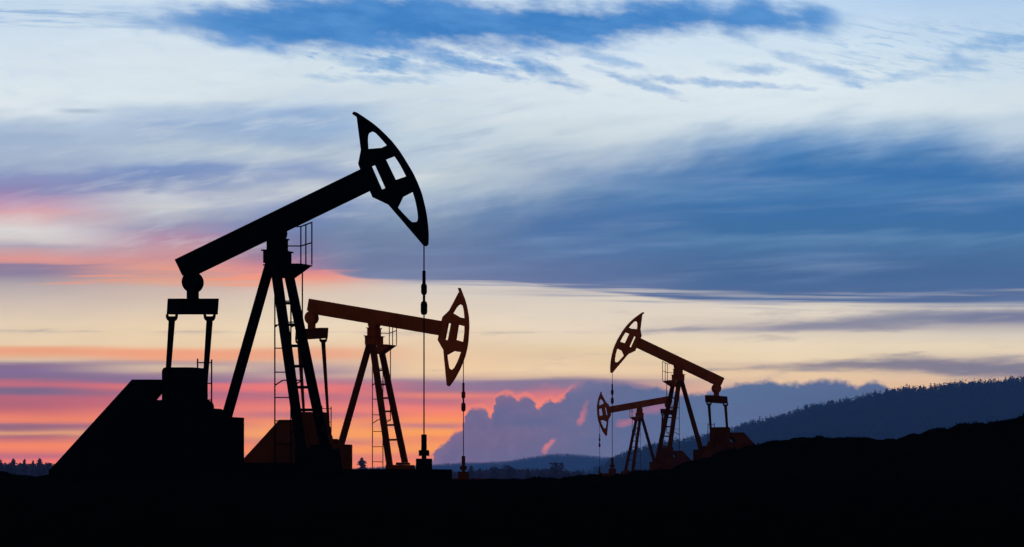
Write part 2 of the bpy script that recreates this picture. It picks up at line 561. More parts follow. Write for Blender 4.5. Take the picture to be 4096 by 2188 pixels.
def np_mesh(name, verts, faces, mat, smooth=False, parent=None):
    verts = np.asarray(verts, np.float32)
    faces = np.asarray(faces, np.int32)
    me = bpy.data.meshes.new(name)
    k = faces.shape[1]
    me.vertices.add(len(verts))
    me.vertices.foreach_set('co', verts.ravel())
    me.loops.add(faces.size)
    me.loops.foreach_set('vertex_index', faces.ravel())
    me.polygons.add(len(faces))
    me.polygons.foreach_set('loop_start', np.arange(0, faces.size, k, dtype=np.int32))
    me.polygons.foreach_set('loop_total', np.full(len(faces), k, np.int32))
    me.update(calc_edges=True)
    me.validate()
    me.materials.append(mat)
    if smooth:
        me.polygons.foreach_set('use_smooth', [True] * len(me.polygons))
    o = bpy.data.objects.new(name, me)
    COL.objects.link(o)
    if parent is not None:
        o.parent = parent
    return o


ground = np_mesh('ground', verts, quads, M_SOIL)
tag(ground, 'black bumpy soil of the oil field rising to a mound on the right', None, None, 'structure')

# short weeds and clods along the skyline of the field: uncountable
N = 9000
tx_ = rng.uniform(-21, 22, N)
ty_ = RIDGE_Y + rng.normal(0, 2.2, N)
tz_ = ground_z(tx_, ty_)
hh = rng.gamma(2.0, 0.015, N) * (0.35 + 1.6 * np.clip(vnoise(tx_ * 0.9, ty_ * 0.2, 5) + 0.5, 0, 1) ** 2)
ww = rng.uniform(0.015, 0.05, N)
an = rng.uniform(0, np.pi, N)
ln = rng.normal(0, 0.35, N)
a_ = np.stack([tx_ - np.cos(an) * ww, ty_ - np.sin(an) * ww, tz_ - 0.03], 1)
b_ = np.stack([tx_ + np.cos(an) * ww, ty_ + np.sin(an) * ww, tz_ - 0.03], 1)
c_ = np.stack([tx_ + ln * hh, ty_, tz_ + hh], 1)
gv = np.stack([a_, b_, c_], 1).reshape(-1, 3)
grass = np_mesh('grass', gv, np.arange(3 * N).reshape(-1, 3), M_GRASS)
tag(grass, 'short dark weeds along the crest of the black field', 'grass', None, 'stuff')


# ------------------------------------------------------------------ hills
def hill(name, pts, R, depth, mat, drop):
    """ridge given by photo pixels at distance R"""
    xs = np.array([(p[0] - CXP) / FPX * R for p in pts])
    zs = np.array([CAM_Z + (HORIZON - p[1] - drop) / FPX * R for p in pts])
    X = np.linspace(xs[0], xs[-1], 260)
    T = np.linspace(0, 1.6, 40)
    HX, HT = np.meshgrid(X, T)
    HYY = R - depth + depth * HT
    top = np.interp(HX, xs, zs)
    def zf(x, y):
        t = (np.asarray(y) - (R - depth)) / depth
        tp = np.interp(x, xs, zs)
        s = np.where(t < 1, np.sin(np.clip(t, 0, 1) * np.pi / 2), np.cos(np.clip((t - 1) / 0.6, 0, 1) * np.pi / 2))
        return -3 + (tp + 3) * s
    HZ = zf(HX, HYY)
    k = np.arange(HX.size).reshape(HX.shape)
    q = np.stack([k[:-1, :-1].ravel(), k[:-1, 1:].ravel(), k[1:, 1:].ravel(), k[1:, :-1].ravel()], 1)
    o = np_mesh(name, np.stack([HX.ravel(), HYY.ravel(), HZ.ravel()], 1), q, mat, True)
    return o, zf, xs[0], xs[-1]


H_RIGHT = [(2250, 1935), (2400, 1880), (2450, 1850), (2504, 1822), (2563, 1803), (2655, 1787), (2731, 1771), (2802, 1759), (2922, 1729), (2979, 1705), (3086, 1684), (3132, 1673), (3225, 1640),
           (3271, 1633), (3318, 1622), (3364, 1618), (3411, 1608), (3471, 1592), (3513, 1584), (3569, 1572), (3615, 1565), (3666, 1566), (3745, 1556), (3801, 1548), (3856, 1545),
           (3903, 1541), (3991, 1535), (4051, 1528), (4096, 1527), (4250, 1500), (4500, 1480), (4900, 1500)]
H_MID = [(300, 1905), (1100, 1890), (1500, 1872), (1734, 1862), (1817, 1856), (1883, 1853), (1949, 1853), (2027, 1848), (2101, 1835), (2163, 1825), (2221, 1819), (2279, 1819), (2338, 1824), (2396, 1830), (2439, 1834), (2520, 1832), (2700, 1850), (3000, 1900)]
hr, zf_r, hx0, hx1 = hill('hill', H_RIGHT, 6500, 1100, M_HILL, 30)
tag(hr, 'dark blue wooded hill rising to the right behind the field', None, None, 'structure')
hm, zf_m, mx0, mx1 = hill('hill', H_MID, 14000, 1800, M_HILL, 12)
tag(hm, 'low hazy blue wooded hill in the middle distance', None, None, 'structure')


# ------------------------------------------------------------------ trees
def conifer(h, r, seed, levels=14, per=7, taper=0.7):
    """ragged spruce: drooping triangular boughs in whorls; returns crown tris (n,3,3) and trunk tris"""
    rg = np.random.default_rng(seed)
    tris = []
    for i in range(levels):
        t = (i + 0.5) / levels
        z = h * (0.10 + 0.90 * t)
        rad = r * (1 - t) ** taper * rg.uniform(0.65, 1.25) + 0.018 * h
        for k in range(per):
            if rg.random() < 0.12:
                continue
            q = rg.uniform(0, 2 * np.pi)
            l = rad * rg.uniform(0.55, 1.15)
            dz = -l * rg.uniform(0.05, 0.5)
            wd = l * rg.uniform(0.42, 0.7)
            c, s = np.cos(q), np.sin(q)
            root = np.array([0, 0, z + h * 0.035])
            tip = np.array([c * l, s * l, z + dz])
            m1 = np.array([c * l * .5 - s * wd, s * l * .5 + c * wd, z + dz * .5 - h * 0.02])
            m2 = np.array([c * l * .5 + s * wd, s * l * .5 - c * wd, z + dz * .5 - h * 0.02])
            tris += [(root, m1, tip), (root, tip, m2)]
    tris.append((np.array([-.012 * h, 0, h * .9]), np.array([.012 * h, 0, h * .9]), np.array([0, 0, h * 1.02])))
    tris.append((np.array([0, -.012 * h, h * .9]), np.array([0, .012 * h, h * .9]), np.array([0, 0, h * 1.02])))
    return np.array(tris)


def broadleaf(h, r, seed, n=260):
    """loose rounded crown of many leaf clumps"""
    rg = np.random.default_rng(seed)
    cl = []
    for _ in range(9):
        q, e = rg.uniform(0, 2 * np.pi), rg.uniform(0, 1)
        rr = r * rg.uniform(0.2, 0.75)
        cl.append((np.array([np.cos(q) * rr, np.sin(q) * rr, h * (0.3 + 0.55 * e)]), r * rg.uniform(0.3, 0.5)))
    cl.append((np.array([0, 0, h * 0.82]), r * 0.4))
    tris = []
    for _ in range(n):
        c, rad = cl[rg.integers(len(cl))]
        d = rg.normal(size=3)
        d /= np.linalg.norm(d)
        p = c + d * rad * rg.uniform(0.5, 1.05) * np.array([1, 1, 1.05])
        if p[2] > h:
            p[2] = h - rg.uniform(0, 0.05) * h
        a, b = rg.normal(size=3), rg.normal(size=3)
        s = 0.055 * h * rg.uniform(0.6, 1.3)
        a *= s / np.linalg.norm(a)
        b *= s / np.linalg.norm(b)
        tris += [(p - a, p + b, p + a), (p - a, p + a, p - b)]
    return np.array(tris)


def trunk_geo(h, r0):
    g = Geo()
    g.tube((0, 0, -0.04 * h), (0.01 * h, 0, h * 0.45), r0, r0 * 0.6, 7)
    g.tube((0.01 * h, 0, h * 0.45), (0, 0, h * 0.88), r0 * 0.6, r0 * 0.15, 7)
    for i in range(5):
        q = i * 2.4
        z = h * (0.3 + 0.11 * i)
        g.tube((0.005 * h, 0, z), (math.cos(q) * h * 0.12, math.sin(q) * h * 0.12, z + h * 0.07), r0 * 0.3, r0 * 0.08, 5)
    return g


def wood(name, spots, variants, mat, label):
    """far-off wood as one mass; spots = (x, y, z, height, variant, turn)"""
    vs = []
    for x, y, z, h, k, q in spots:
        t = variants[k]
        c, s = math.cos(q), math.sin(q)
        p = t * h
        o = np.empty_like(p)
        o[..., 0] = p[..., 0] * c - p[..., 1] * s + x
        o[..., 1] = p[..., 0] * s + p[..., 1] * c + y
        o[..., 2] = p[..., 2] + z
        vs.append(o.reshape(-1, 3))
    v = np.concatenate(vs)
    o = np_mesh(name, v, np.arange(len(v)).reshape(-1, 3), mat)
    tag(o, label, 'forest', None, 'stuff')
    return o


VAR = [conifer(1.0, 0.27, 100 + i, 9, 6) for i in range(5)] + [broadleaf(1.0, 0.42, 200 + i, 60) for i in range(4)]
VARS = [conifer(1.0, 0.32, 300 + i, 5, 4) for i in range(4)] + [broadleaf(1.0, 0.45, 400 + i, 22) for i in range(3)]

spots = []
for y in np.concatenate([np.arange(5460, 6300, 22), np.arange(6300, 6560, 12)]):
    for x in np.arange(hx0, hx1, 5.0):
        xx, yy = x + rng.uniform(-3, 3), y + rng.uniform(-12, 12)
        if abs(xx / yy) > 0.16:
            continue
        z = float(zf_r(xx, yy))
        if z < 1:
            continue
        k = int(rng.integers(0, 5)) if rng.random() < 0.6 else int(rng.integers(5, 9))
        spots.append((xx, yy, z - 1, rng.uniform(11, 19) + (rng.random() < 0.28) * rng.uniform(3, 10), k, rng.uniform(0, 6.28)))
wood('forest', spots, VAR, M_NEEDLE, 'dense mixed forest covering the right hill')
spots = []
for y in np.concatenate([np.arange(12260, 13600, 60), np.arange(13600, 14100, 22)]):
    for x in np.arange(mx0, mx1, 10):
        xx, yy = x + rng.uniform(-4, 4), y + rng.uniform(-18, 18)
        z = float(zf_m(xx, yy))
        if z < 1 or abs(xx / yy) > 0.16:
            continue
        k = int(rng.integers(0, 4)) if rng.random() < 0.7 else int(rng.integers(4, 7))
        spots.append((xx, yy, z - 1, rng.uniform(10, 20), k, rng.uniform(0, 6.28)))
wood('forest', spots, VARS, M_NEEDLE, 'hazy forest covering the low middle hill')

# the wood on the plain, 3.6 to 4.6 km off
spots = []
for i in range(4200):
    px = rng.uniform(-250, 2500)
    Y = rng.uniform(2000, 2500)
    top = np.interp(px, [0, 205, 700, 1400, 1500, 1740, 1850, 2000, 2200, 2350, 2500], [1846, 1849, 1885, 1880, 1866, 1882, 1877, 1867, 1869, 1885, 1900])
    h = (HORIZON - top) / FPX * Y * rng.uniform(0.78, 1.08) + 1.0
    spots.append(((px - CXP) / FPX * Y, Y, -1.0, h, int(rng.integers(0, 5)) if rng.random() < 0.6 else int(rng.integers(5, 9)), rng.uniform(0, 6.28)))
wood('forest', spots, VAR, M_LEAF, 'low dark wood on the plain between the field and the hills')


def tree(kind, px, top, R, w_px, label, zbase=None, seed=0, mat=None, group=None):
    x = (px - CXP) / FPX * R
    zb = -1.0 if zbase is None else zbase
    h = CAM_Z + (HORIZON - top) / FPX * R - zb
    r = w_px * 0.66 / FPX * R
    root = empty(kind, (x, R, zb))
    if kind == 'conifer_tree':
        tr = conifer(h, r, seed, 20, 11, 0.5)
    else:
        tr = broadleaf(h, r, seed, 420)
    np_mesh('crown', tr.reshape(-1, 3), np.arange(tr.shape[0] * 3).reshape(-1, 3), mat or M_NEEDLE, parent=root)
    trunk_geo(h, h * 0.016).build('trunk', M_BARK, root)
    tag(root, label, 'tree', group)


G_L = 'dark trees on the plain at the far left'
for i, (px, top, w, k, lab) in enumerate([
        (3, 1838, 34, 'conifer_tree', 'dark conifer cut by the left edge of the picture'),
        (33, 1851, 40, 'broadleaf_tree', 'low bushy tree beside the conifer at the left edge'),
        (53, 1834, 44, 'conifer_tree', 'ragged tall conifer, second one from the left edge'),
        (98, 1836, 40, 'conifer_tree', 'pointed conifer in the middle of the far left tree line'),
        (132, 1841, 36, 'conifer_tree', 'slim conifer just left of the many tipped tallest tree, far left'),
        (158, 1833, 50, 'conifer_tree', 'tallest many tipped conifer of the far left tree line'),
        (200, 1850, 54, 'broadleaf_tree', 'rounded tree touching the slanted guard of the black pumpjack')]):
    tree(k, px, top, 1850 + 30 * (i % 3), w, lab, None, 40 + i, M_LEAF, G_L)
tree('conifer_tree', 1448, 1830, 1850, 76, 'lone pointed conifer between the legs of the brown pumpjack, left of its ladder', None, 60, M_LEAF)
G_C = 'dark trees on the plain in the middle'
for i, (px, top, w, k, lab) in enumerate([
        (1884, 1863, 46, 'conifer_tree', 'dark conifer just right of the brown pumpjack wellhead'),
        (1920, 1872, 34, 'conifer_tree', 'thin conifer next right of the one by the brown wellhead'),
        (1984, 1864, 66, 'broadleaf_tree', 'broad ragged tree left of the twin tipped one on the plain'),
        (2043, 1860, 56, 'broadleaf_tree', 'twin tipped tree, highest left of the big round tree'),
        (2112, 1872, 44, 'conifer_tree', 'dark conifer left of the big round tree on the plain'),
        (2163, 1878, 44, 'broadleaf_tree', 'lower tree touching the left side of the big round tree'),
        (2222, 1852, 96, 'broadleaf_tree', 'largest round tree on the plain below the middle hill'),
        (2266, 1882, 46, 'broadleaf_tree', 'low tree touching the right side of the big round tree'),
        (2322, 1880, 52, 'broadleaf_tree', 'rounded tree on the plain nearest the small pumpjack')]):
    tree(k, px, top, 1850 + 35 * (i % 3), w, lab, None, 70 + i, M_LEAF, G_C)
G_R = 'trees on the skyline of the right hill'
for i, (px, top, w, k, lab) in enumerate([
        (2508, 1800, 22, 'conifer_tree', 'small conifer on the hill skyline between the small pumpjack and its rope'),
        (2734, 1752, 22, 'conifer_tree', 'conifer on the skyline between the legs of the right pumpjack'),
        (2980, 1686, 30, 'broadleaf_tree', 'small bushy tree low on the skyline just right of the right pumpjack'),
        (3068, 1670, 18, 'conifer_tree', 'left of two small pointed conifers low on the right hill skyline'),
        (3087, 1666, 18, 'conifer_tree', 'right of two small pointed conifers low on the right hill skyline'),
        (3137, 1655, 42, 'broadleaf_tree', 'flat topped leaning tree on the lower right hill skyline'),
        (3223, 1619, 36, 'broadleaf_tree', 'round headed tree standing out alone on the middle hill skyline'),
        (3271, 1617, 44, 'broadleaf_tree', 'wide spreading tree next right of the lone round headed one'),
        (3476, 1576, 34, 'broadleaf_tree', 'bushy tree at the step in the right hill skyline'),
        (3514, 1571, 36, 'broadleaf_tree', 'domed tree just right of the step in the skyline'),
        (3572, 1555, 30, 'broadleaf_tree', 'ragged forked tree left of the skyline conifers on the right hill'),
        (3614, 1545, 30, 'conifer_tree', 'full conifer among the skyline conifers on the right hill'),
        (3654, 1542, 16, 'conifer_tree', 'thin spire conifer on the right hill skyline'),
        (3692, 1550, 16, 'conifer_tree', 'short spire conifer right of the thin spire on the skyline'),
        (3746, 1541, 40, 'broadleaf_tree', 'rounded tree right of the dip in the right hill skyline'),
        (3802, 1531, 36, 'broadleaf_tree', 'square headed tree on the upper right hill skyline'),
        (3846, 1524, 20, 'conifer_tree', 'pointed conifer on the upper skyline between two round trees'),
        (3875, 1526, 26, 'broadleaf_tree', 'narrow round tree next to the pointed conifer on the upper skyline'),
        (3905, 1525, 44, 'broadleaf_tree', 'broad domed tree on the upper right hill skyline'),
        (3966, 1523, 24, 'conifer_tree', 'conifer right of the broad domed tree on the upper skyline'),
        (3992, 1521, 26, 'conifer_tree', 'full conifer left of the topmost tree on the right hill'),
        (4051, 1506, 34, 'broadleaf_tree', 'topmost tree of the right hill, standing above all others'),
        (4084, 1521, 28, 'conifer_tree', 'conifer at the right edge of the picture beside the topmost tree')]):
    R = 6480.0
    zb = float(zf_r((px - CXP) / FPX * R, R)) - 2
    tree(k, px, top, R, w, lab, zb, 100 + i, M_NEEDLE, G_R)

#SKY#
# ------------------------------------------------------------------ air
HAZE_DENSITY = 7.5e-5
HAZE_LIGHT = (0.038, 0.072, 0.19)
def haze_box():
    x, y0, y1, z0, z1 = 3200, -300, 15000, -8, 225
    v = [(a, b, c) for c in (z0, z1) for b in (y0, y1) for a in (-x, x)]
    f = [(0, 1, 3, 2), (4, 6, 7, 5), (0, 4, 5, 1), (2, 3, 7, 6), (0, 2, 6, 4), (1, 5, 7, 3)]
    m = bpy.data.materials.new('haze')
    m.use_nodes = True
    nt = m.node_tree
    nt.nodes.remove(nt.nodes['Principled BSDF'])
    pv = nt.nodes.new('ShaderNodeVolumePrincipled')
    pv.inputs['Color'].default_value = (0.50, 0.78, 1.0, 1)
    pv.inputs['Density'].default_value = HAZE_DENSITY
    pv.inputs['Anisotropy'].default_value = 0.0
    nt.links.new(pv.outputs['Volume'], nt.nodes['Material Output'].inputs['Volume'])
    o = new_mesh('haze', v, f, m)
    tag(o, None, None, None, 'stuff')
haze_box()

# ------------------------------------------------------------------ sky
world = bpy.data.worlds.new('World')
scene.world = world
world.use_nodes = True
NT = world.node_tree
for n_ in list(NT.nodes):
    NT.nodes.remove(n_)


class S:
    """a socket with arithmetic"""
    def __init__(self, s):
        self.s = s

    def __add__(self, o): return op('ADD', self, o)
    def __radd__(self, o): return op('ADD', o, self)
    def __sub__(self, o): return op('SUBTRACT', self, o)
    def __rsub__(self, o): return op('SUBTRACT', o, self)
    def __mul__(self, o): return op('MULTIPLY', self, o)
    def __rmul__(self, o): return op('MULTIPLY', o, self)
    def __truediv__(self, o): return op('DIVIDE', self, o)


def put(sock, v):
    if isinstance(v, S):
        NT.links.new(v.s, sock)
    else:
        sock.default_value = v


def op(kind, a, b=0.0, c=None, clamp=False):
    n = NT.nodes.new('ShaderNodeMath')
    n.operation = kind
    n.use_clamp = clamp
    put(n.inputs[0], a)
    put(n.inputs[1], b)
    if c is not None:
        put(n.inputs[2], c)
    return S(n.outputs[0])


def smooth(v, a, b):
    """0 at a, 1 at b"""
    n = NT.nodes.new('ShaderNodeMapRange')
    n.interpolation_type = 'SMOOTHSTEP'
    inv = (not isinstance(a, S)) and (not isinstance(b, S)) and a > b
    put(n.inputs['Value'], v)
    if inv:
        n.inputs['From Min'].default_value = b
        n.inputs['From Max'].default_value = a
        n.inputs['To Min'].default_value = 1
        n.inputs['To Max'].default_value = 0
    else:
        put(n.inputs['From Min'], a)
        put(n.inputs['From Max'], b)
    return S(n.outputs[0])


def combine(x, y, z=0.0):
    n = NT.nodes.new('ShaderNodeCombineXYZ')
    put(n.inputs[0], x)
    put(n.inputs[1], y)
    put(n.inputs[2], z)
    return S(n.outputs[0])


def noise(x, y, sx, sy, detail=4.0, rough=0.55, seed=0.0, slope=0.0, dist=0.0):
    """noise with features about sx by sy photo pixels; slope tilts the streaks"""
    yy = y if slope == 0 else y + x * slope
    n = NT.nodes.new('ShaderNodeTexNoise')
    n.noise_dimensions = '3D'
    put(n.inputs['Vector'], combine(x * (1.0 / sx), yy * (1.0 / sy), seed))
    n.inputs['Scale'].default_value = 1.0
    n.inputs['Detail'].default_value = detail
    n.inputs['Roughness'].default_value = rough
    n.inputs['Distortion'].default_value = dist
    return S(n.outputs['Fac'])


def curve(x, pts, x0=-1500.0, x1=5600.0, y0=-400.0, y1=2000.0, sharp=False):
    """piecewise curve through photo points"""
    n = NT.nodes.new('ShaderNodeFloatCurve')
    put(n.inputs['Value'], op('DIVIDE', x - x0, x1 - x0, clamp=True))
    c = n.mapping.curves[0]
    q = [((a - x0) / (x1 - x0), (b - y0) / (y1 - y0)) for a, b in pts]
    q = [(0.0, q[0][1])] + q + [(1.0, q[-1][1])]
    while len(c.points) < len(q):
        c.points.new(0.5, 0.5)
    for p, v in zip(c.points, q):
        p.location = v
        p.handle_type = 'VECTOR' if sharp else 'AUTO_CLAMPED'
    n.mapping.update()
    return S(n.outputs[0]) * (y1 - y0) + y0


def ramp(v, stops, lo, hi, interp='LINEAR'):
    n = NT.nodes.new('ShaderNodeValToRGB')
    put(n.inputs['Fac'], op('DIVIDE', v - lo, hi - lo, clamp=True))
    cr = n.color_ramp
    cr.interpolation = interp
    st = sorted(stops)[:32]
    cr.elements[0].position = (st[0][0] - lo) / (hi - lo)
    cr.elements[0].color = hexl(st[0][1])
    cr.elements[1].position = (st[-1][0] - lo) / (hi - lo)
    cr.elements[1].color = hexl(st[-1][1])
    for p, h in st[1:-1]:
        e = cr.elements.new((p - lo) / (hi - lo))
        e.color = hexl(h)
    return S(n.outputs['Color'])


def mix(f, a, b, mode='MIX'):
    n = NT.nodes.new('ShaderNodeMix')
    n.data_type = 'RGBA'
    n.blend_type = mode
    n.clamp_factor = True
    put(n.inputs[0], f)
    for s_, v in ((n.inputs[6], a), (n.inputs[7], b)):
        if isinstance(v, S):
            NT.links.new(v.s, s_)
        else:
            s_.default_value = hexl(v) if isinstance(v, str) else (*v, 1.0)
    return S(n.outputs[2])


# direction -> degrees of azimuth and elevation, counted in pixels of the photograph's scale
tc = NT.nodes.new('ShaderNodeTexCoord')
sp = NT.nodes.new('ShaderNodeSeparateXYZ')
NT.links.new(tc.outputs['Generated'], sp.inputs[0])
DX, DY, DZ = S(sp.outputs[0]), S(sp.outputs[1]), S(sp.outputs[2])
AZ = op('ARCTAN2', DX, DY)
EL = op('ARCTAN2', DZ, op('SQRT', DX * DX + DY * DY))
X = AZ * FPX + CXP
Y = HORIZON - EL * FPX

# wind-drawn warp of the layers
n1 = noise(X, Y, 900, 130, 3, 0.5, 1.3, 0.06)
n2 = noise(X, Y, 300, 80, 5, 0.55, 7.7, 0.12)
up = smooth(Y, 1150, 700)                       # stronger high up
YW = Y + (n1 - 0.5) * (30 + up * 130) + (n2 - 0.5) * (14 + up * 75)

COLS = [
 (100, [(0, 'c6daee'), (200, 'd3e2ef'), (350, 'dbe7ef'), (480, 'dfe8ee'), (530, 'b9cadd'), (570, 'a3b7d3'), (640, 'a6b6cf'), (700, '8d98c1'), (760, '8e8cb8'), (800, 'a389b4'), (840, 'c59fb8'), (865, 'd9a4ae'), (885, 'd8b6b9'), (925, 'dcd7d7'), (960, 'd3cccd'), (985, 'b3a6b6'), (1010, 'c9a2a8'), (1040, 'dd9a97'), (1056, 'd69694'), (1068, '91809f'), (1105, '8c82a0'), (1150, 'b5aaad'), (1220, 'd0bfb5'), (1300, 'e6d0b6'), (1380, 'e9cfae')]),
 (700, [(0, 'cfe0f0'), (200, 'd6e4ef'), (300, 'dbe7ee'), (410, 'd9e5ec'), (460, 'b5c8de'), (510, '9db5d6'), (560, 'a9bdd6'), (600, 'bac9d8'), (650, 'aabbd3'), (685, '8199c6'), (725, '7d94c2'), (765, '98a4c4'), (790, 'c5c9d4'), (830, 'cccfd2'), (870, 'b9bcc8'), (910, '9b98b6'), (950, 'b58fa9'), (990, 'c79aa5'), (1040, 'd09598'), (1080, 'e09d90'), (1105, 'cf9c98'), (1135, 'dfa893'), (1155, 'cbb4ae'), (1220, 'd9c5b4'), (1300, 'ead2b4'), (1380, 'ebd0ae')]),
 (1250, [(0, 'cfe0f0'), (200, 'd3e3ee'), (330, 'd6e3ea'), (410, 'cddbe8'), (460, '9fb9da'), (510, '94b1d6'), (560, 'a6bbd4'), (600, 'bccad6'), (640, 'b5c3d4'), (690, '93a6cb'), (720, 'a3b0cb'), (765, 'c3cbd3'), (810, 'a6b1ca'), (850, '8b9bc2'), (900, '7788b3'), (960, '7780a9'), (1020, '817ba1'), (1060, 'a67f9e'), (1085, 'd98a92'), (1115, 'ee9d8c'), (1145, 'e0b8a6'), (1180, 'dcc8b8'), (1250, 'e4d2bb'), (1330, 'f0dabc'), (1385, 'ecccac')]),
 (1700, [(0, 'd2e2f1'), (200, 'd7e5f0'), (330, 'd5e3ee'), (420, 'cfdde6'), (520, 'c6d6e2'), (600, 'b9cadb'), (700, 'c2cfd8'), (760, 'b4c4d2'), (830, 'aebcce'), (900, 'b0bac6'), (1060, 'b5b8c0'), (1130, 'c0bac0'), (1150, 'd5cbc3'), (1200, 'ded0c2'), (1300, 'ecd8bf'), (1390, 'e9cbaa')]),
 (2300, [(0, 'd2e3f2'), (200, 'd6e5f2'), (340, 'dee9f0'), (470, 'd6e3eb'), (560, 'cad8e1'), (640, 'b3c4d6'), (720, 'b0c0d2'), (900, 'c5cbd0'), (1130, 'd0cac6'), (1150, 'd7cfc6'), (1165, 'bfb8ba'), (1185, 'd9cfc4'), (1300, 'e7d7c3'), (1390, 'e9d3b6')]),
 (3200, [(0, 'bcd6f1'), (80, 'c4dbf2'), (200, 'd2e4f2'), (350, 'dfebf2'), (470, 'dce8ef'), (560, 'c0d2e2'), (700, 'b5c5d6'), (900, 'c5cbd0'), (1150, 'cfc8c0'), (1225, 'dcd2c6'), (1255, 'e2d6c6'), (1300, 'c9bdb6'), (1318, 'a7a0ab'), (1335, 'ddcfbe'), (1390, 'ebd9be')]),
 (4050, [(0, 'b0cdec'), (100, 'bcd5ee'), (230, 'c6dbec'), (330, 'cfe0ec'), (430, 'd5e2ea'), (500, 'c0d2e2'), (600, 'b6c9db'), (700, 'aabfd4'), (1000, 'a9b6c6'), (1185, 'aeb0ba'), (1215, '7a87a6'), (1240, 'c9c3bf'), (1265, '8a8ca6'), (1290, '8688a2'), (1315, 'b9b1b1'), (1350, 'd7ccbf'), (1395, 'e6d3b9')]),
]
LOWC = [
 (100, [(1380, 'e9cfae'), (1408, 'ec9f80'), (1425, 'e9b08e'), (1450, 'd8c0aa'), (1464, '8a7192'), (1490, '84709a'), (1520, '86708f'), (1530, 'c46d81'), (1545, 'bd7084'), (1560, '7c6a8c'), (1578, '836c8b'), (1592, 'b96a80'), (1625, 'b4697c'), (1650, 'd07377'), (1685, 'f28a70'), (1700, '8e6a88'), (1722, 'a8747f'), (1735, 'efab80'), (1750, 'a46a80'), (1768, 'd47a78'), (1785, 'fb8c6c'), (1810, 'e97f72'), (1826, 'b8708a'), (1845, 'f07a78'), (1880, 'f58a70'), (1935, 'f58a70')]),
 (700, [(1380, 'ebd0ae'), (1408, 'f3a482'), (1440, 'f0a787'), (1458, 'b39aa0'), (1480, 'e0c4a8'), (1500, '9c7e96'), (1528, '84719a'), (1540, 'e87a7a'), (1560, 'd6727f'), (1578, 'a86e88'), (1600, 'c86f80'), (1625, 'd9757b'), (1650, 'ea8078'), (1680, 'f28a72'), (1702, 'b5708a'), (1735, 'f2a477'), (1760, 'e08d78'), (1785, 'fb8c6c'), (1810, 'f08a70'), (1828, 'c07888'), (1850, 'f07a78'), (1880, 'f58a70'), (1935, 'f58a70')]),
 (1250, [(1380, 'ecccac'), (1405, 'ecab8c'), (1425, 'eba98b'), (1450, 'dcb8a2'), (1488, 'a98fa0'), (1502, 'c9a69f'), (1528, 'b87a90'), (1545, 'f07f7d'), (1565, 'e67a7e'), (1580, 'b87288'), (1605, 'cf7681'), (1640, 'f4887a'), (1658, 'b9748a'), (1690, 'f9976f'), (1715, 'fba06a'), (1742, 'fca46c'), (1770, 'c68080'), (1788, 'f79070'), (1810, 'ff9f66'), (1830, 'd58480'), (1850, 'f28878'), (1880, 'f88a70'), (1935, 'f88a70')]),
 (1750, [(1380, 'e9ceae'), (1440, 'edc9a6'), (1485, 'f0cfa8'), (1512, 'd9b6a2'), (1528, '97809a'), (1540, 'c37887'), (1556, 'b07088'), (1580, 'f58a78'), (1600, 'b97488'), (1620, 'd27780'), (1640, 'f5857b'), (1668, 'fb9068'), (1684, 'fb9a68'), (1700, 'b9788a'), (1720, 'ffa565'), (1735, 'fda060'), (1750, 'f09070'), (1800, 'fca064'), (1828, 'e0807a'), (1850, 'f98a68'), (1880, 'f88e72'), (1935, 'f88e72')]),
 (2200, [(1380, 'e9d0ac'), (1420, 'e2c8a8'), (1480, 'f0d2ae'), (1508, 'd9b9a2'), (1526, '928098'), (1545, 'a5758e'), (1565, 'c0788c'), (1590, 'de7c84'), (1612, 'f3887c'), (1640, 'f58a7b'), (1880, 'e78878'), (1935, 'e78878')]),
 (3200, [(1380, 'ebd9be'), (1440, 'ebd5b6'), (1460, 'd4bba8'), (1480, 'e6c8a6'), (1500, 'e8c9a8'), (1530, 'e9c5a6'), (1570, 'eac2a2'), (1880, 'e0a890'), (1935, 'e0a890')]),
 (4050, [(1380, 'e6d6bd'), (1405, 'e6d3b9'), (1440, 'c9b7ab'), (1480, 'c2aea6'), (1525, 'dfbda2'), (1560, 'd8b090'), (1880, 'c09890'), (1935, 'c09890')]),
]


def columns(tab, yv, lo, hi):
    out = None
    for i, (cx, st) in enumerate(tab):
        c = ramp(yv, st, lo, hi)
        out = c if out is None else mix(smooth(X + (n1 - 0.5) * 200, tab[i - 1][0], cx), out, c)
    return out


upper = columns(COLS, YW, -40.0, 1400.0)
YL = Y + (noise(X, Y, 700, 60, 3, 0.5, 21.0, 0.02) - 0.5) * 26 + (noise(X, Y, 300, 14, 3, 0.6, 23.0) - 0.5) * 12
lower = mix(0.5, columns(LOWC, YL - 4, 1380.0, 1940.0), columns(LOWC, YL + 5, 1380.0, 1940.0))
sky = mix(smooth(YW * 0.5 + YL * 0.5, 1370, 1395), upper, lower)

# fine drawn-out fibres in the high cloud, rising to the right
fib = noise(X, Y, 380, 60, 6, 0.58, 33.0, 0.17)
fibm = smooth(Y, 330, 520) * smooth(Y, 1150, 900) * smooth(X, 2900, 1900) * (0.4 + 0.6 * smooth(X, 100, 800))
sky = mix(op('MULTIPLY', op('SUBTRACT', fib, 0.52, clamp=True) * 2.2, fibm, clamp=True), sky, 'e2e6e6')
sky = mix(op('MULTIPLY', op('SUBTRACT', 0.48, fib, clamp=True) * 1.8, fibm, clamp=True), sky, '7c92c0')

